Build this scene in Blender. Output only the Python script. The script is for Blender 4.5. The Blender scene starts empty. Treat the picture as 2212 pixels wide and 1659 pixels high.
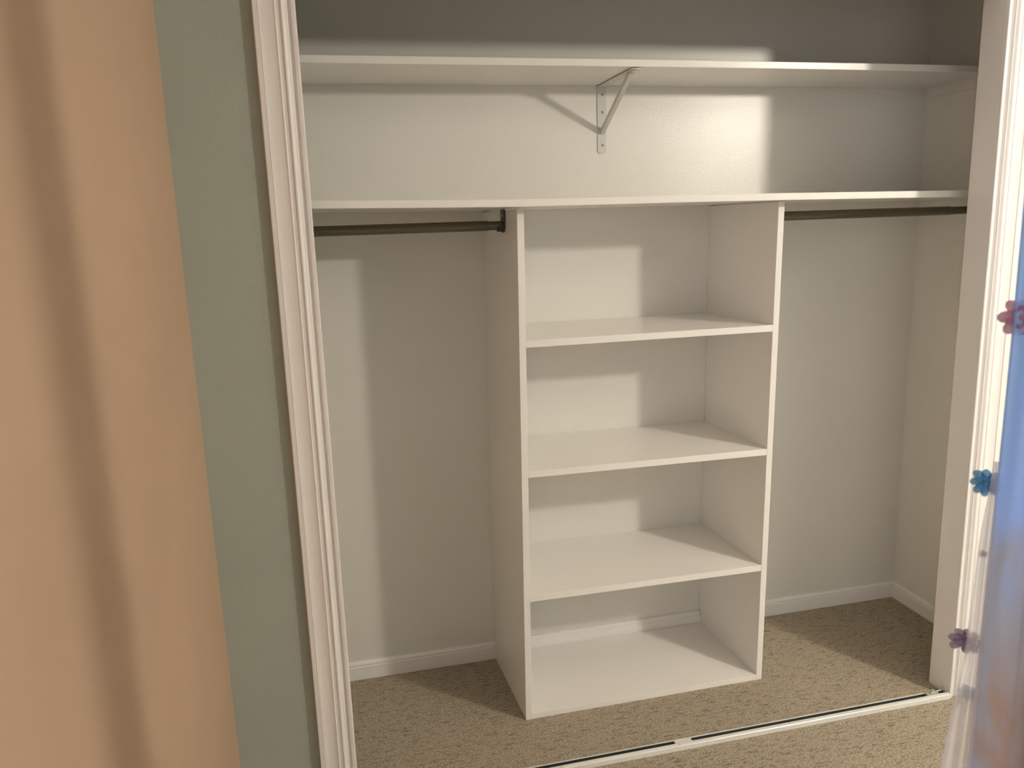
import bpy, bmesh, math, random
from mathutils import Vector, Matrix
random.seed(7)
S = bpy.context.scene
C = S.collection

# ------------------------------------------------------------------ camera
F_PX = 1695.7
cam_d = bpy.data.cameras.new('camera'); cam = bpy.data.objects.new('camera', cam_d); C.objects.link(cam)
cam_d.sensor_fit = 'HORIZONTAL'; cam_d.sensor_width = 36.0
cam_d.lens = F_PX / 2212 * 36.0
cam_d.clip_start = 0.02
r = Vector((0.97294132, -0.22877404, -0.03236694)); u = Vector((0.07633194, 0.18603822, 0.97957298)); f = Vector((0.21807938, 0.95553766, -0.19846704))
M = Matrix(((r.x, u.x, -f.x, -.4878), (r.y, u.y, -f.y, -2.0150), (r.z, u.z, -f.z, 1.4368), (0, 0, 0, 1)))
cam.matrix_world = M
cam_d.dof.use_dof = True; cam_d.dof.focus_distance = 2.3; cam_d.dof.aperture_fstop = 8
S.camera = cam

# ------------------------------------------------------------------ world, exposure
w = bpy.data.worlds.new('world'); S.world = w; w.use_nodes = True
bg = w.node_tree.nodes['Background']
bg.inputs[0].default_value = (1.0, 0.97, 0.90, 1)
# added soft fill with no visible source, strongest from behind and to the left of the camera
_wt = w.node_tree; _tc = _wt.nodes.new('ShaderNodeTexCoord'); _dp = _wt.nodes.new('ShaderNodeVectorMath'); _dp.operation = 'DOT_PRODUCT'
_dp.inputs[1].default_value = (-.85, -.52, .05); _wt.links.new(_tc.outputs['Generated'], _dp.inputs[0])
_mr = _wt.nodes.new('ShaderNodeMapRange'); _mr.inputs[1].default_value = .55; _mr.inputs[2].default_value = 1.0
_mr.inputs[3].default_value = .045; _mr.inputs[4].default_value = .46
_wt.links.new(_dp.outputs['Value'], _mr.inputs[0]); _wt.links.new(_mr.outputs[0], bg.inputs[1])
S.view_settings.view_transform = 'Standard'; S.view_settings.look = 'None'
S.view_settings.gamma = 1; S.view_settings.use_curve_mapping = False
S.view_settings.exposure = 2.68
LAMP = Vector((2.161, -2.036, 2.041)); LAMP_STRENGTH = 86.0; LAMP_COL = (1.0, 0.925, 0.79)

# ------------------------------------------------------------------ dimensions (metres)
W, D, T = 0.771, 0.3765, 0.019
Z1, Z2, Z3, ZB, ZM = 1.132, 0.767, 0.3944, 0.018, 1.480
OV, ZU, YU = 0.058, 1.842, 0.0856
XR, XP, XJ, YJ1, YC = 1.5255, -0.7835, 1.2380, -0.1486, -0.2355
YW = -0.2245
XLI, XLO = -0.5100, -0.5955
HB = 0.060
HEAD = 2.0
CEIL = 2.44

# ------------------------------------------------------------------ materials
def mat(name, col, rough=.5, spec=.5, metal=0.0):
    m = bpy.data.materials.new(name); m.use_nodes = True
    b = m.node_tree.nodes['Principled BSDF']
    b.inputs['Base Color'].default_value = (*col, 1); b.inputs['Roughness'].default_value = rough
    b.inputs['Metallic'].default_value = metal; b.inputs['Specular IOR Level'].default_value = spec
    return m, m.node_tree, b
def nd(nt, t, **kw):
    n = nt.nodes.new(t)
    for k, v in kw.items():
        if k in n.inputs: n.inputs[k].default_value = v
        else: setattr(n, k, v)
    return n
def bump(nt, b, h, strength, dist, prev=None):
    n = nd(nt, 'ShaderNodeBump'); n.inputs['Strength'].default_value = strength; n.inputs['Distance'].default_value = dist
    nt.links.new(h, n.inputs['Height'])
    if prev: nt.links.new(prev.outputs[0], n.inputs['Normal'])
    nt.links.new(n.outputs[0], b.inputs['Normal']); return n
def noise(nt, scale, detail=2, sc=None, rough=.5, dist=0):
    tc = nd(nt, 'ShaderNodeTexCoord'); mp = nd(nt, 'ShaderNodeMapping')
    mp.inputs['Scale'].default_value = sc or (1, 1, 1)
    nt.links.new(tc.outputs['Object'], mp.inputs[0])
    n = nd(nt, 'ShaderNodeTexNoise'); n.inputs['Scale'].default_value = scale; n.inputs['Detail'].default_value = detail
    n.inputs['Roughness'].default_value = rough; n.inputs['Distortion'].default_value = dist
    nt.links.new(mp.outputs[0], n.inputs['Vector']); return n
def tint(nt, b, n, c0, c1, lo=.35, hi=.65):
    rp = nd(nt, 'ShaderNodeValToRGB'); e = rp.color_ramp.elements
    e[0].position = lo; e[1].position = hi; e[0].color = (*c0, 1); e[1].color = (*c1, 1)
    nt.links.new(n.outputs[0], rp.inputs[0]); nt.links.new(rp.outputs[0], b.inputs['Base Color']); return rp
def paint(name, col, rough, spec=.5, b_s=.15, b_scale=160, var=.03, stroke=0):
    m, nt, b = mat(name, col, rough, spec)
    n = noise(nt, 2.5, 3); c0 = tuple(c*(1-var) for c in col); c1 = tuple(min(1, c*(1+var)) for c in col)
    tint(nt, b, n, c0, c1)
    g = noise(nt, b_scale, 3); p = bump(nt, b, g.outputs[0], b_s, .002)
    if stroke:
        s = noise(nt, 18, 3, (1, 1, 6), .6, 1.8); bump(nt, b, s.outputs[0], stroke, .004, p)
    return m
WHITE = (.80, .765, .70)
M_wall = paint('closet_wall_paint', (.82, .80, .745), .30, .5, .13, 230, .012, .06)
M_shelf = paint('shelf_paint', (.90, .875, .84), .27, .5, .10, 60, .01)
M_trim = paint('trim_paint', (.88, .852, .84), .25, .5, .06, 60, .012)
M_green = paint('sage_wall_paint', (.405, .445, .395), .65, .3, .25, 140, .025)
M_peach = paint('peach_wall_paint', (.53, .365, .255), .65, .3, .25, 140, .03)
M_ceil = paint('ceiling_paint', (.86, .84, .80), .8, .3, .3, 90, .02)
M_track = paint('track_enamel', (.80, .79, .75), .22, .5, .02, 60, .01)
M_groove, _, _ = mat('track_groove_dark', (.10, .105, .105), .4, .5, .6)
M_brk = paint('bracket_enamel', (.66, .655, .61), .35, .5, .05, 90, .01)
M_screw, _, _ = mat('screw_metal', (.62, .60, .55), .3, .5, .5)
M_dark, _, _ = mat('screw_recess', (.03, .028, .025), .6)
M_rod, nt, b = mat('bronze_rod', (.135, .120, .078), .27, .6, .3)
bump(nt, b, noise(nt, 300, 2).outputs[0], .05, .001)
M_flange, _, _ = mat('bronze_flange', (.060, .045, .035), .4, .5, .35)

# carpet: loop pile laid in short dashes along X
M_carpet, nt, b = mat('carpet', (.4, .33, .24), .95, .1)
dash = noise(nt, 1, 5, (34, 185, 60), .66, .9)
fine = noise(nt, 1, 5, (210, 290, 250), .8)
big = noise(nt, 3.5, 2)
r1 = nd(nt, 'ShaderNodeValToRGB'); e = r1.color_ramp.elements
e[0].position = .37; e[0].color = (.27, .22, .155, 1); e[1].position = .48; e[1].color = (.50, .435, .345, 1)
nt.links.new(dash.outputs[0], r1.inputs[0])
r2 = nd(nt, 'ShaderNodeValToRGB'); e = r2.color_ramp.elements
e[0].position = .38; e[0].color = (.42, .40, .37, 1); e[1].position = .62; e[1].color = (1.5, 1.49, 1.46, 1)
nt.links.new(fine.outputs[0], r2.inputs[0])
mx = nd(nt, 'ShaderNodeMix', data_type='RGBA', blend_type='MULTIPLY'); mx.inputs[0].default_value = 1
nt.links.new(r1.outputs[0], mx.inputs[6]); nt.links.new(r2.outputs[0], mx.inputs[7])
nt.links.new(mx.outputs[2], b.inputs['Base Color'])
p = bump(nt, b, dash.outputs[0], .55, .006); bump(nt, b, fine.outputs[0], .6, .003, p)

# iridescent film
def film(name, stops, alpha_lo, alpha_hi):
    m, nt, b = mat(name, (.4, .5, .8), .35, .5)
    tc = nd(nt, 'ShaderNodeTexCoord'); sp = nd(nt, 'ShaderNodeSeparateXYZ'); nt.links.new(tc.outputs['Object'], sp.inputs[0])
    n = noise(nt, 5, 2, (3.5, 3.5, 1), .5, .8)
    ad = nd(nt, 'ShaderNodeMath', operation='MULTIPLY_ADD'); ad.inputs[1].default_value = .55; nt.links.new(n.outputs[0], ad.inputs[0])
    nt.links.new(sp.outputs[2], ad.inputs[2])
    mr = nd(nt, 'ShaderNodeMapRange'); mr.inputs[1].default_value = .85; mr.inputs[2].default_value = 2.0
    nt.links.new(ad.outputs[0], mr.inputs[0])
    rp = nd(nt, 'ShaderNodeValToRGB'); el = rp.color_ramp.elements
    while len(el) > 1: el.remove(el[0])
    el[0].position = stops[0][0]; el[0].color = (*stops[0][1], 1)
    for q, c in stops[1:]:
        x = el.new(q); x.color = (*c, 1)
    nt.links.new(mr.outputs[0], rp.inputs[0]); nt.links.new(rp.outputs[0], b.inputs['Base Color'])
    tl = nd(nt, 'ShaderNodeBsdfTranslucent'); nt.links.new(rp.outputs[0], tl.inputs[0])
    tr = nd(nt, 'ShaderNodeBsdfTransparent')
    m1 = nd(nt, 'ShaderNodeMixShader'); m1.inputs[0].default_value = .55
    nt.links.new(b.outputs[0], m1.inputs[1]); nt.links.new(tl.outputs[0], m1.inputs[2])
    m2 = nd(nt, 'ShaderNodeMixShader'); m2.inputs[0].default_value = alpha_hi
    nt.links.new(tr.outputs[0], m2.inputs[1]); nt.links.new(m1.outputs[0], m2.inputs[2])
    nt.links.new(m2.outputs[0], nt.nodes['Material Output'].inputs[0])
    return m
M_film = film('blue_film', [(0, (.50, .42, .44)), (.12, (.52, .54, .72)), (.22, (.52, .42, .40)), (.34, (.52, .54, .66)), (.46, (.47, .63, 1.0)), (.7, (.45, .66, 1.0)), (1, (.52, .66, 1.0))], 0, .90)
M_clear = film('clear_film', [(0, (.80, .76, .80)), (1, (.85, .85, .95))], 0, .42)
M_yel = film('yellow_film', [(0, (.85, .80, .45)), (1, (.80, .82, .60))], 0, .85)
def petal(name, col):
    m, nt, b = mat(name, col, .5)
    tl = nd(nt, 'ShaderNodeBsdfTranslucent'); tl.inputs[0].default_value = (*col, 1)
    m1 = nd(nt, 'ShaderNodeMixShader'); m1.inputs[0].default_value = .45
    nt.links.new(b.outputs[0], m1.inputs[1]); nt.links.new(tl.outputs[0], m1.inputs[2])
    tr = nd(nt, 'ShaderNodeBsdfTransparent'); m2 = nd(nt, 'ShaderNodeMixShader'); m2.inputs[0].default_value = .72
    nt.links.new(tr.outputs[0], m2.inputs[1]); nt.links.new(m1.outputs[0], m2.inputs[2])
    nt.links.new(m2.outputs[0], nt.nodes['Material Output'].inputs[0]); return m
M_pink = petal('pink_petal', (.62, .28, .45)); M_blue = petal('blue_petal', (.16, .44, .72))
M_mauve = petal('mauve_petal', (.40, .30, .42)); M_teal = petal('grey_teal_petal', (.42, .50, .56))
M_lamp, nt, b = mat('frosted_lamp_glass', (.9, .88, .8), .5)
b.inputs['Emission Color'].default_value = (*LAMP_COL, 1); b.inputs['Emission Strength'].default_value = LAMP_STRENGTH

# ------------------------------------------------------------------ helpers
def link(name, bm, m, parent=None, smooth=False):
    bmesh.ops.recalc_face_normals(bm, faces=bm.faces)
    me = bpy.data.meshes.new(name); bm.to_mesh(me); bm.free()
    o = bpy.data.objects.new(name, me); C.objects.link(o); me.materials.append(m)
    if smooth:
        for pl in me.polygons: pl.use_smooth = True
    if parent: o.parent = parent; o.matrix_parent_inverse = parent.matrix_world.inverted()
    return o
def box(bm, x0, x1, y0, y1, z0, z1, fn=None):
    vs = [bm.verts.new((x, y, z)) for x in (x0, x1) for y in (y0, y1) for z in (z0, z1)]
    for q in ((0, 1, 3, 2), (4, 6, 7, 5), (0, 4, 5, 1), (2, 3, 7, 6), (0, 2, 6, 4), (1, 5, 7, 3)):
        bm.faces.new([vs[i] for i in q])
    if fn:
        for v in vs: v.co = fn(v.co)
    return vs
def prism(bm, pts, a0, a1, plane='yz', fn=None):
    """polygon in a plane, extruded along the remaining axis from a0 to a1"""
    def P(p, a):
        return {'yz': (a, p[0], p[1]), 'xz': (p[0], a, p[1]), 'xy': (p[0], p[1], a)}[plane]
    A = [bm.verts.new(P(p, a0)) for p in pts]; B = [bm.verts.new(P(p, a1)) for p in pts]
    n = len(pts)
    bm.faces.new(A); bm.faces.new(B[::-1])
    for i in range(n): bm.faces.new((A[i], B[i], B[(i+1) % n], A[(i+1) % n]))
    if fn:
        for v in A+B: v.co = fn(v.co)
def tube(bm, a, b, rad, seg=24, r2=None):
    a, b = Vector(a), Vector(b); d = (b-a).normalized()
    s = d.cross(Vector((0, 0, 1)));  s = s.normalized() if s.length > .01 else Vector((1, 0, 0)); t = d.cross(s)
    r2 = r2 or rad
    A = [bm.verts.new(a + rad*(math.cos(k*2*math.pi/seg)*s + math.sin(k*2*math.pi/seg)*t)) for k in range(seg)]
    B = [bm.verts.new(b + r2*(math.cos(k*2*math.pi/seg)*s + math.sin(k*2*math.pi/seg)*t)) for k in range(seg)]
    bm.faces.new(A[::-1]); bm.faces.new(B)
    for k in range(seg): bm.faces.new((A[k], A[(k+1) % seg], B[(k+1) % seg], B[k]))
def bevel(o, wd=.0012, seg=2):
    md = o.modifiers.new('bevel', 'BEVEL'); md.width = wd; md.segments = seg; md.limit_method = 'ANGLE'; md.angle_limit = .6
    return o
def thing(name, label, cat, loc=(0, 0, 0), group=None):
    o = bpy.data.objects.new(name, None); C.objects.link(o); o.location = loc; o.empty_display_size = .05
    o['label'] = label; o['category'] = cat
    if group: o['group'] = group
    bpy.context.view_layer.update(); return o
def tag(o, label, cat, group=None):
    o['label'] = label; o['category'] = cat
    if group: o['group'] = group
    return o
def struct(name, bm, m, label, cat, smooth=False):
    o = link(name, bm, m, None, smooth); o['kind'] = 'structure'; o['label'] = label; o['category'] = cat; return o

# ------------------------------------------------------------------ room shell
XE, YE = 4.4, -3.0                      # how far the room is built
bm = bmesh.new(); box(bm, XP-.1, XE, YE, D+.1, -.1, 0)
struct('floor', bm, M_carpet, 'beige carpet with short dashes running along the closet', 'floor')
bm = bmesh.new(); box(bm, XP-.1, XE, YE, D+.1, CEIL, CEIL+.1)
struct('ceiling', bm, M_ceil, 'plain pale ceiling above the room and closet', 'ceiling')
bm = bmesh.new(); box(bm, XP, XR+.1, D, D+.1, 0, CEIL)
struct('wall_back', bm, M_wall, 'glossy white back wall of the closet', 'wall')
bm = bmesh.new(); box(bm, XR, XR+.1, YW+.08, D, 0, CEIL)
struct('wall_right', bm, M_wall, 'white right side wall inside the closet', 'wall')
bm = bmesh.new(); box(bm, XP-.1, XP, -2.25, YW, 0, CEIL)
struct('wall_left', bm, M_peach, 'peach wall on the left beside the camera', 'wall')
bm = bmesh.new(); box(bm, XP-.1, XP, YW, D+.1, 0, CEIL)
struct('wall_inner_left', bm, M_wall, 'white left side wall inside the closet', 'wall')
bm = bmesh.new()
JT = .016                               # jamb board thickness
box(bm, XP, XLI-JT, YW, YJ1, 0, CEIL); box(bm, XLI-JT, XJ+JT, YW, YJ1, HEAD+JT, CEIL); box(bm, XJ+JT, XE, YW, YJ1, 0, CEIL)
o = struct('wall_front', bm, M_green, 'sage green wall that the closet opening is cut into', 'wall')
o.data.materials.append(M_wall)         # its closet side is painted white
for pl in o.data.polygons:
    if pl.normal.y > .9: pl.material_index = 1
# jamb boards
bm = bmesh.new()
box(bm, XLI-JT, XLI-.002, YW-.001, YJ1+.001, 0, HEAD+JT); box(bm, XJ, XJ+JT, YW-.001, YJ1+.001, 0, HEAD+JT); box(bm, XLI-.002, XJ, YW-.001, YJ1+.001, HEAD, HEAD+JT)
bevel(struct('trim_1', bm, M_trim, 'flat white jamb boards lining the closet opening', 'trim'))
# casing profile: u across the face from the opening outwards, v out from the wall
PROF = [(0, 0), (0, .0075), (.0012, .0088), (.0032, .0094), (.0070, .0095), (.0092, .0090), (.0102, .0070), (.0108, .0036), (.0150, .0034), (.0160, .0040),
        (.0186, .0112), (.0194, .0118), (.0210, .0119), (.0220, .0126), (.0252, .0158), (.0266, .0168), (.0288, .0170), (.0308, .0160),
        (.0330, .0142), (.0385, .0142), (.0398, .0156), (.0412, .0162), (.0426, .0154), (.0470, .0138), (.0540, .0130), (.0620, .0136), (.0680, .0150),
        (.0708, .0160), (.0716, .0154), (.0724, .0174), (.0736, .0178), (.0750, .0172), (.0835, .0170), (.0855, .0156), (.0855, 0)]
def casing(path):
    """mitred moulding; path = three-segment inner outline, offset outward"""
    bm = bmesh.new(); rows = []
    for (x, z, ox, oz) in path:
        k = .013 if ox > 0 else 0           # the right-hand leg has a wider outer flat
        rows.append([bm.verts.new((x + ox*(a + (k if a > .08 else 0)), YW - v, z + oz*a)) for a, v in PROF])
    for A, B in zip(rows, rows[1:]):
        for i in range(len(PROF)):
            j = (i+1) % len(PROF); bm.faces.new((A[i], A[j], B[j], B[i]))
    bm.faces.new(rows[0]); bm.faces.new(rows[-1][::-1]); return bm
o = struct('trim_2', casing([(XLI, 0, -1, 0), (XLI, HEAD-.002, -1, 1), (XJ+.0002, HEAD-.002, 1, 1), (XJ+.0002, 0, 1, 0)]), M_trim,
           'moulded white casing around the closet opening', 'trim', True)
md = o.modifiers.new('edge', 'EDGE_SPLIT'); md.split_angle = .35
# sage wall closing the room on the right, out of the picture
bm = bmesh.new(); box(bm, XE, XE+.1, YE, YW, 0, CEIL)
struct('wall_far_right', bm, M_green, 'sage green wall on the far right of the room', 'wall')
# baseboards: board with a stepped cap
def bb_prof(d0, s, h=HB): # d0 wall plane, s = direction into the room
    return [(d0, 0), (d0+s*.012, 0), (d0+s*.012, h*.72), (d0+s*.0095, h*.755), (d0+s*.0095, h*.80), (d0+s*.0115, h*.84), (d0+s*.0105, h*.90), (d0+s*.006, h*.985), (d0+s*.004, h), (d0, h)]
bm = bmesh.new(); prism(bm, bb_prof(D, -1), XP, XR-.012, 'yz')
struct('baseboard_back', bm, M_shelf, 'low white baseboard along the closet back wall', 'baseboard')
bm = bmesh.new(); prism(bm, bb_prof(XR, -1), YJ1+.001, D, 'xz')
struct('baseboard_right', bm, M_shelf, 'low white baseboard along the closet right wall', 'baseboard')
bm = bmesh.new(); prism(bm, bb_prof(YW, -1, .083), XP+.012, XLO-.001, 'yz'); prism(bm, bb_prof(YW, -1, .083), XJ+.101, XE, 'yz')
struct('baseboard_front', bm, M_trim, 'white baseboard at the foot of the sage green wall', 'baseboard')
bm = bmesh.new(); prism(bm, bb_prof(XP, 1, .083), -2.25, YW, 'xz')
struct('baseboard_left', bm, M_trim, 'white baseboard at the foot of the peach wall', 'baseboard')
# shelf cleat on the right wall below the upper shelf
bm = bmesh.new(); box(bm, XR-.003, XR, YU+.02, D-.001, 1.809, ZU-.001)
struct('trim_3', bm, M_wall, 'thin painted cleat on the right wall under the top shelf', 'trim')

# ------------------------------------------------------------------ shelf unit (slightly out of square, as built)
def lean(co):
    x, y, z = co
    dz = z - ZM
    yy = y if y > D-.03 else y - .0064*dz
    return Vector((x + .0115*dz - .043*max(0, y), yy, z))
unit = thing('shelf_unit', 'white floor-standing open shelf unit with three shelves in the middle of the closet', 'shelf unit', (0, 0, 0))
NB = .0135
def side_poly():
    return [(0, 0), (D-NB, 0), (D-NB, HB+.003), (D-.0005, HB+.003), (D-.0005, ZM-.0035), (0, ZM-.0035)]
for x0 in (0, W-T):
    bm = bmesh.new(); prism(bm, side_poly(), x0, x0+T, 'yz', lean); bevel(link('side_panel', bm, M_shelf, unit))
def slope(sl):
    return lambda co: lean(Vector((co[0], co[1], co[2] + sl*co[0])))
for z, sl in ((Z1, -.0018), (Z2, -.0095), (Z3, -.0063)):
    bm = bmesh.new(); box(bm, T, W-T, .0005, D-.0005, z-T, z, slope(sl)); bevel(link('shelf', bm, M_shelf, unit), .0008)
bm = bmesh.new(); box(bm, T, W-T, .0005, D-NB, 0, ZB, lean); bevel(link('bottom_panel', bm, M_shelf, unit), .0008)

# ------------------------------------------------------------------ long shelves
def long_shelf(y0, zs, x0, x1):
    bm = bmesh.new(); rows = []
    for x, z in zs:
        rows.append([bm.verts.new(c) for c in ((x, y0, z), (x, D-.0005, z), (x, D-.0005, z+T), (x, y0, z+T))])
    for A, B in zip(rows, rows[1:]):
        for i in range(4): j = (i+1) % 4; bm.faces.new((A[i], A[j], B[j], B[i]))
    bm.faces.new(rows[0]); bm.faces.new(rows[-1][::-1]); return bm
ms = bevel(link('closet_shelf', long_shelf(-OV, [(XP+.001, 1.4925), (-.516, 1.4895), (-.2, 1.4835), (.008, 1.4803), (.35, 1.4802), (.74, 1.4787), (1.18, 1.4748), (XR-.001, 1.4725)], 0, 0), M_shelf), .0015)
tag(ms, 'long white closet shelf lying on top of the open shelf unit', 'shelf', 'full-width closet shelves')
us = bevel(link('closet_shelf', long_shelf(YU, [(XP+.001, 1.8430), (-.45, 1.8428), (.075, 1.8430), (.45, 1.8434), (1.11, 1.8415), (XR-.001, 1.839)], 0, 0), M_shelf), .0015)
tag(us, 'uppermost white closet shelf, held by a metal bracket on the back wall', 'shelf', 'full-width closet shelves')

# ------------------------------------------------------------------ shelf bracket
BX, BW = .3675, .0145
br = thing('shelf_bracket', 'off-white metal triangular bracket screwed to the back wall under the top shelf', 'bracket', (BX, D, 1.745))
bm = bmesh.new()
zt, zl = ZU-.0004, 1.644
pts = [(BX-BW, zt), (BX+BW, zt)] + [(BX + BW*math.cos(a), zl+.006 - .006*math.sin(a)) for a in [k*math.pi/10 for k in range(11)]]
prism(bm, pts, D-.0035, D-.0002, 'xz'); bevel(link('wall_plate', bm, M_brk, br), .0006)
bm = bmesh.new()
pts = [(BX+BW, D-.004), (BX-BW, D-.004)] + [(BX - BW*math.cos(a), .100 - .007*math.sin(a)) for a in [k*math.pi/10 for k in range(11)]]
prism(bm, pts, zt-.0030, zt, 'xy'); bevel(link('arm', bm, M_brk, br), .0006)
bm = bmesh.new()   # brace: a U-section strut from the plate up to the arm
A = Vector((BX, D-.006, 1.703)); B = Vector((BX, .128, zt-.006)); d = (B-A).normalized(); nrm = Vector((0, -d.z, d.y))
hw = .0062
for s0, s1, n0, n1 in ((-hw, hw, 0, .0022), (-hw, -hw+.0018, -.011, 0), (hw-.0018, hw, -.011, 0)):
    vs = [bm.verts.new(P + Vector((s, 0, 0)) + nrm*n) for P in (A, B) for s in (s0, s1) for n in (n0, n1)]
    for q in ((0, 1, 3, 2), (4, 6, 7, 5), (0, 4, 5, 1), (2, 3, 7, 6), (0, 2, 6, 4), (1, 5, 7, 3)): bm.faces.new([vs[i] for i in q])
# flared tab welded to the arm
box(bm, BX-.0075, BX+.0075, .110, .136, zt-.0068, zt-.0032)
link('brace', bm, M_brk, br)
for z in (1.817, 1.766, 1.669):
    bm = bmesh.new(); tube(bm, (BX+.0015, D-.0034, z), (BX+.0015, D-.0048, z), .0052, 20, .0036); s = link('screw', bm, M_screw, br, False)
    bm = bmesh.new(); box(bm, BX-.0015, BX+.0045, D-.0052, D-.0047, z-.0008, z+.0008); box(bm, BX+.0007, BX+.0023, D-.00522, D-.0047, z-.003, z+.003)
    link('screw_slot', bm, M_dark, s)
bm = bmesh.new(); tube(bm, (BX+.002, .106, zt-.0031), (BX+.002, .106, zt-.0045), .0042, 16, .003); link('screw', bm, M_screw, br)

# ------------------------------------------------------------------ closet rods
RY, RZ = .132, 1.4365
def flange(x, s, parent, top=.035):
    """plate on the vertical face at x, cup opening towards s"""
    bm = bmesh.new()
    pts = [(RY-.020, RZ+top), (RY+.020, RZ+top), (RY+.020, RZ+.002)] + [(RY + .020*math.cos(a), RZ - .020*math.sin(a)) for a in [k*math.pi/12 for k in range(1, 12)]] + [(RY-.020, RZ+.002)]
    prism(bm, pts, x, x+s*.004, 'yz')
    pl = bevel(link('flange', bm, M_flange, parent), .0008)
    bm = bmesh.new()
    n = 20; ring = []
    for k in range(n+1):
        a = math.pi + k*math.pi/n
        ring.append([bm.verts.new((xx, RY + rr*math.cos(a), RZ + rr*math.sin(a))) for xx, rr in ((x+s*.004, .0142), (x+s*.018, .0142), (x+s*.018, .0172), (x+s*.004, .0172))])
    for P, Q in zip(ring, ring[1:]):
        for i in range(4): j = (i+1) % 4; bm.faces.new((P[i], P[j], Q[j], Q[i]))
    bm.faces.new(ring[0]); bm.faces.new(ring[-1][::-1])
    link('cup', bm, M_flange, pl)
    bm = bmesh.new(); tube(bm, (x+s*.004, RY-.006, RZ+.026), (x+s*.0062, RY-.006, RZ+.026), .0042, 14, .0025); link('flange_screw', bm, M_screw, pl)
def rod(label, x0, xs, x1, thick_first, floc):
    t = thing('closet_rod', label, 'rod', (x0, RY, RZ), 'closet hanging rods')
    ra, rb = (.0136, .0121) if thick_first else (.0121, .0136)
    bm = bmesh.new(); tube(bm, (x0, RY, RZ), (xs, RY, RZ), ra, 32); bevel(link('outer_tube' if thick_first else 'inner_tube', bm, M_rod, t, True), .001)
    bm = bmesh.new(); tube(bm, (xs, RY, RZ), (x1, RY, RZ), rb, 32); bevel(link('inner_tube' if thick_first else 'outer_tube', bm, M_rod, t, True), .001)
    for x, s in floc: flange(x, s, t, .0425 if abs(x) < .1 else .034)
    for o in t.children:
        if 'tube' in o.name:
            e = o.modifiers.new('es', 'EDGE_SPLIT'); e.split_angle = .8
lx = -.043*RY - .0008
rod('dark bronze closet rod in the left bay, ending at the shelf unit side', XP+.0045, -.052, lx-.0045, True, [(lx, -1), (XP+.0003, 1)])
rx = W - .043*RY + .0005
rod('dark bronze closet rod in the right bay, with a narrower end by the right wall', rx+.0045, 1.432, XR-.0045, True, [(rx, 1), (XR-.0003, -1)])

# ------------------------------------------------------------------ sliding door floor track
tr = thing('door_track', 'white metal sliding door track lying on the carpet across the closet opening', 'door track', (.37, -.225, 0))
X0, X1 = XLI+.001, XJ-.004
bm = bmesh.new()   # extruded channel, open on top
prism(bm, [(-.2405, .0005), (-.2095, .0005), (-.2095, .0145), (-.2125, .0145), (-.2125, .003), (-.2270, .003), (-.2270, .0152), (-.2290, .0165), (-.2385, .0160), (-.2405, .0140)], X0, X1, 'yz')
bevel(link('rail', bm, M_track, tr), .0006)
bm = bmesh.new(); box(bm, X0, X1, -.2266, -.2129, .0031, .0042); box(bm, X0, X1, -.2132, -.2127, .0042, .0125); link('groove_dark_strip', bm, M_groove, tr)  # dark sheets over the channel floor and back wall, darkening the slot
bm = bmesh.new(); box(bm, .352, .402, -.2266, -.2129, .0043, .0135); bevel(link('stop_block', bm, M_track, tr), .0008)
for x in (.36, .70, 1.05, .02, -.3):
    bm = bmesh.new(); tube(bm, (x, -.2340, .0160), (x, -.2340, .0172), .0030, 12, .0022); link('rivet', bm, M_screw, tr)
# pivot bracket in the right-hand end of the track
bm = bmesh.new()
box(bm, 1.165, 1.205, -.2262, -.2133, .0043, .0175); box(bm, 1.178, 1.198, -.2255, -.2140, .0175, .0215)
prism(bm, [(1.205, .0045), (1.232, .0045), (1.232, .028), (1.229, .028), (1.229, .0075), (1.205, .0075)], -.224, -.2155, 'xz')
pv = bevel(link('pivot_bracket', bm, M_screw, tr), .0008)
bm = bmesh.new(); tube(bm, (1.188, -.2198, .0216), (1.188, -.2198, .0262), .0055, 16, .0045); link('pivot_cup', bm, M_screw, pv)

# unseen overhead track, hung low to keep lamp light off the wall above the shelf
bm = bmesh.new(); prism(bm, [(-.210, HEAD-.0005), (-.160, HEAD-.0005), (-.160, 1.973), (-.162, 1.973), (-.162, HEAD-.003), (-.208, HEAD-.003), (-.208, 1.973), (-.210, 1.973)], X0, X1, 'yz')
tag(link('overhead_track', bm, M_track), 'white metal sliding door track fixed under the top of the closet opening', 'door track')

# ------------------------------------------------------------------ hanging film curtain close to the camera
cu = thing('hanging_curtain', 'blue iridescent plastic curtain strip with flowers clipped along its clear edge', 'curtain', (.30, -1.39, 0))
P0 = Vector((.2268, -1.3155)); AX = Vector((.66, -.75)).normalized(); NX = Vector((.75, .66)).normalized()
def sheet(name, m, s0, s1, z0, z1, amp, waves, ns=60, nz=60, edge0=None, edge1=None, parent=cu, off=0, ph=0):
    bm = bmesh.new(); rows = []
    for j in range(nz+1):
        z = z0 + (z1-z0)*j/nz; row = []
        a0 = s0 + (edge0(z) if edge0 else 0); a1 = s1 + (edge1(z) if edge1 else 0)
        for i in range(ns+1):
            q = i/ns; s = a0 + (a1-a0)*q
            n = off + amp*min(1, q*5)*math.sin(q*waves*2*math.pi + ph + .6*math.sin(z*3)) * (1 + .3*math.sin(z*5+1))
            p2 = P0 + AX*s + NX*n
            row.append(bm.verts.new((p2.x, p2.y, z)))
        rows.append(row)
    for A, B in zip(rows, rows[1:]):
        for i in range(ns): bm.faces.new((A[i], A[i+1], B[i+1], B[i]))
    o = link(name, bm, m, parent, True)
    md = o.modifiers.new('solid', 'SOLIDIFY'); md.thickness = .0006
    return o
def e_blue(z): return .0015*math.sin(z*6)
sheet('film_panel', M_film, 0, .205, .22, 2.25, .011, 3.5, edge0=e_blue)
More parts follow.
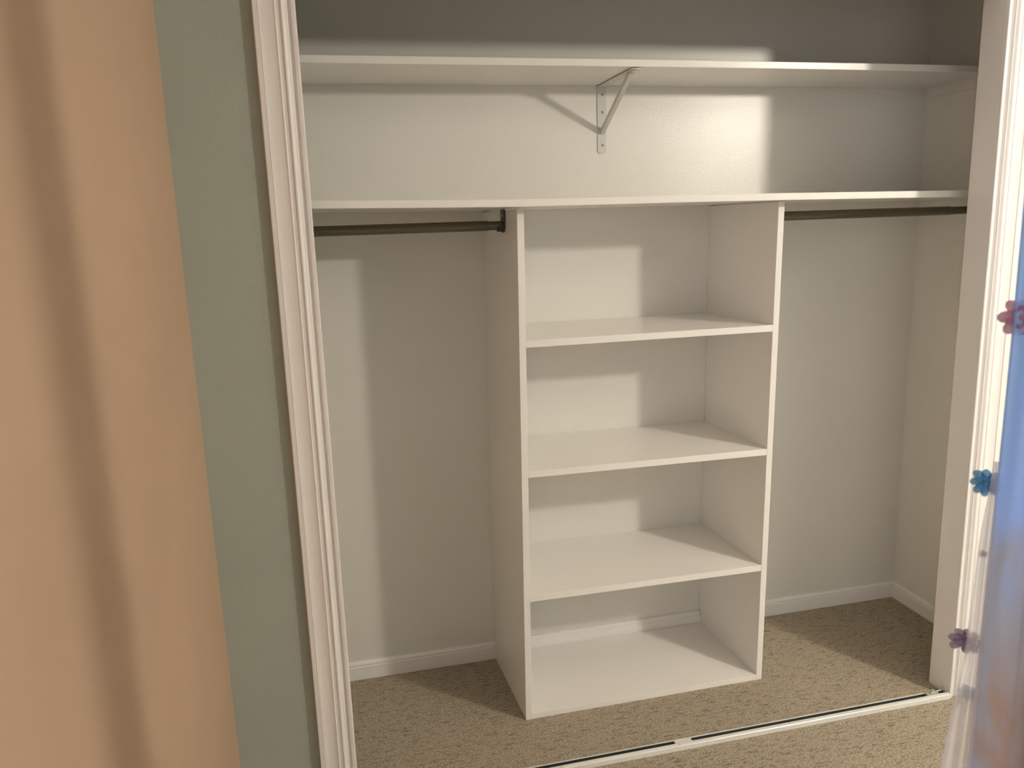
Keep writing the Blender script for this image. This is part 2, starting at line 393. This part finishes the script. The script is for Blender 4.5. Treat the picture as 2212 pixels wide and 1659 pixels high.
def e_clear(z):
    t = max(0, min(1, (1.13 - z)/.38)); return -.004 - .024*t + .002*math.sin(z*22)
sheet('clear_edge', M_clear, 0, .003, .22, 1.16, .003, 2, 16, 60, edge0=e_clear, off=-.004)
sheet('gold_fold', M_yel, .062, .078, .22, 1.02, .002, 1, 8, 50, edge0=lambda z: -.012*(z-.6), edge1=lambda z: -.012*(z-.6), off=-.018)
# bar that gathers the top, hung from the ceiling
bm = bmesh.new(); a = P0 + AX*-.01; b2 = P0 + AX*.215; tube(bm, (a.x, a.y, 2.255), (b2.x, b2.y, 2.255), .006, 16); link('top_bar', bm, M_screw, cu, True)
for s in (.03, .175):
    q = P0 + AX*s; bm = bmesh.new(); tube(bm, (q.x, q.y, 2.258), (q.x, q.y, CEIL), .0015, 8); link('cord', bm, M_screw, cu)
def flower(name, c, rad, m, seed, flat=.35):
    rnd = random.Random(seed); bm = bmesh.new(); c = Vector(c)
    ex = Vector((AX.x, AX.y, 0)); ez = Vector((0, 0, 1)); en = Vector((-NX.x, -NX.y, 0))
    for layer, (n, rr, lift) in enumerate(((8, 1.0, 0), (6, .68, .25))):
        for k in range(n):
            a = (k + .5*layer + rnd.uniform(-.15, .15))*2*math.pi/n; L = rad*rr*rnd.uniform(.82, 1.08); wd = L*.30
            dr = ex*math.cos(a) + ez*math.sin(a); pr = -ex*math.sin(a) + ez*math.cos(a)
            st = []
            for q, wq in ((.05, .15), (.3, .75), (.6, 1.0), (.85, .8), (1.0, .3)):
                ctr = c + dr*(L*q) + en*(rad*(lift + flat*q*q*rnd.uniform(.8, 1.2)))
                st.append([bm.verts.new(ctr - pr*wd*wq + en*rad*.10), bm.verts.new(ctr), bm.verts.new(ctr + pr*wd*wq + en*rad*.10)])
            for A, B in zip(st, st[1:]):
                for i in range(2): bm.faces.new((A[i], A[i+1], B[i+1], B[i]))
    o = link(name, bm, m, cu, True)
    s = o.modifiers.new('solid', 'SOLIDIFY'); s.thickness = .0008
    bm = bmesh.new(); bmesh.ops.create_icosphere(bm, subdivisions=2, radius=rad*.22, matrix=Matrix.Translation(c + en*rad*.3))
    link('flower_centre', bm, m, o, True)
    return o
def on_edge(s, z, n=.010): q = P0 + AX*s + NX*n; return (q.x, q.y, z)
for args, lb in (((on_edge(.009, 1.322), .0215, M_pink, 3), 'pink flower'), ((on_edge(-.010, 1.131), .0180, M_blue, 5), 'light blue flower'),
                 ((on_edge(-.016, .934), .0180, M_mauve, 8), 'dull mauve flower'), ((on_edge(-.006, 1.045), .0055, M_pink, 9), 'tiny pink bud'),
                 ((on_edge(-.008, .866), .012, M_teal, 11), 'pale grey-blue flower')):
    o = flower('flower', *args); o['label'] = lb

# ------------------------------------------------------------------ ceiling lamp (the light that throws the shadows)
lp = thing('pendant_lamp', 'frosted glass ceiling lamp on a short stem in the room', 'lamp', (LAMP.x, LAMP.y, CEIL))
bm = bmesh.new(); bmesh.ops.create_uvsphere(bm, u_segments=32, v_segments=16, radius=1)
for v in bm.verts: v.co = Vector((v.co.x*.085, v.co.y*.085, v.co.z*.06)) + LAMP
link('lamp_shade', bm, M_lamp, lp, True)
bm = bmesh.new(); tube(bm, (LAMP.x, LAMP.y, LAMP.z+.059), (LAMP.x, LAMP.y, CEIL-.03), .010, 16); link('stem', bm, M_flange, lp, True)
bm = bmesh.new(); tube(bm, (LAMP.x, LAMP.y, CEIL-.03), (LAMP.x, LAMP.y, CEIL), .035, 24, .065); link('ceiling_canopy', bm, M_flange, lp, True)
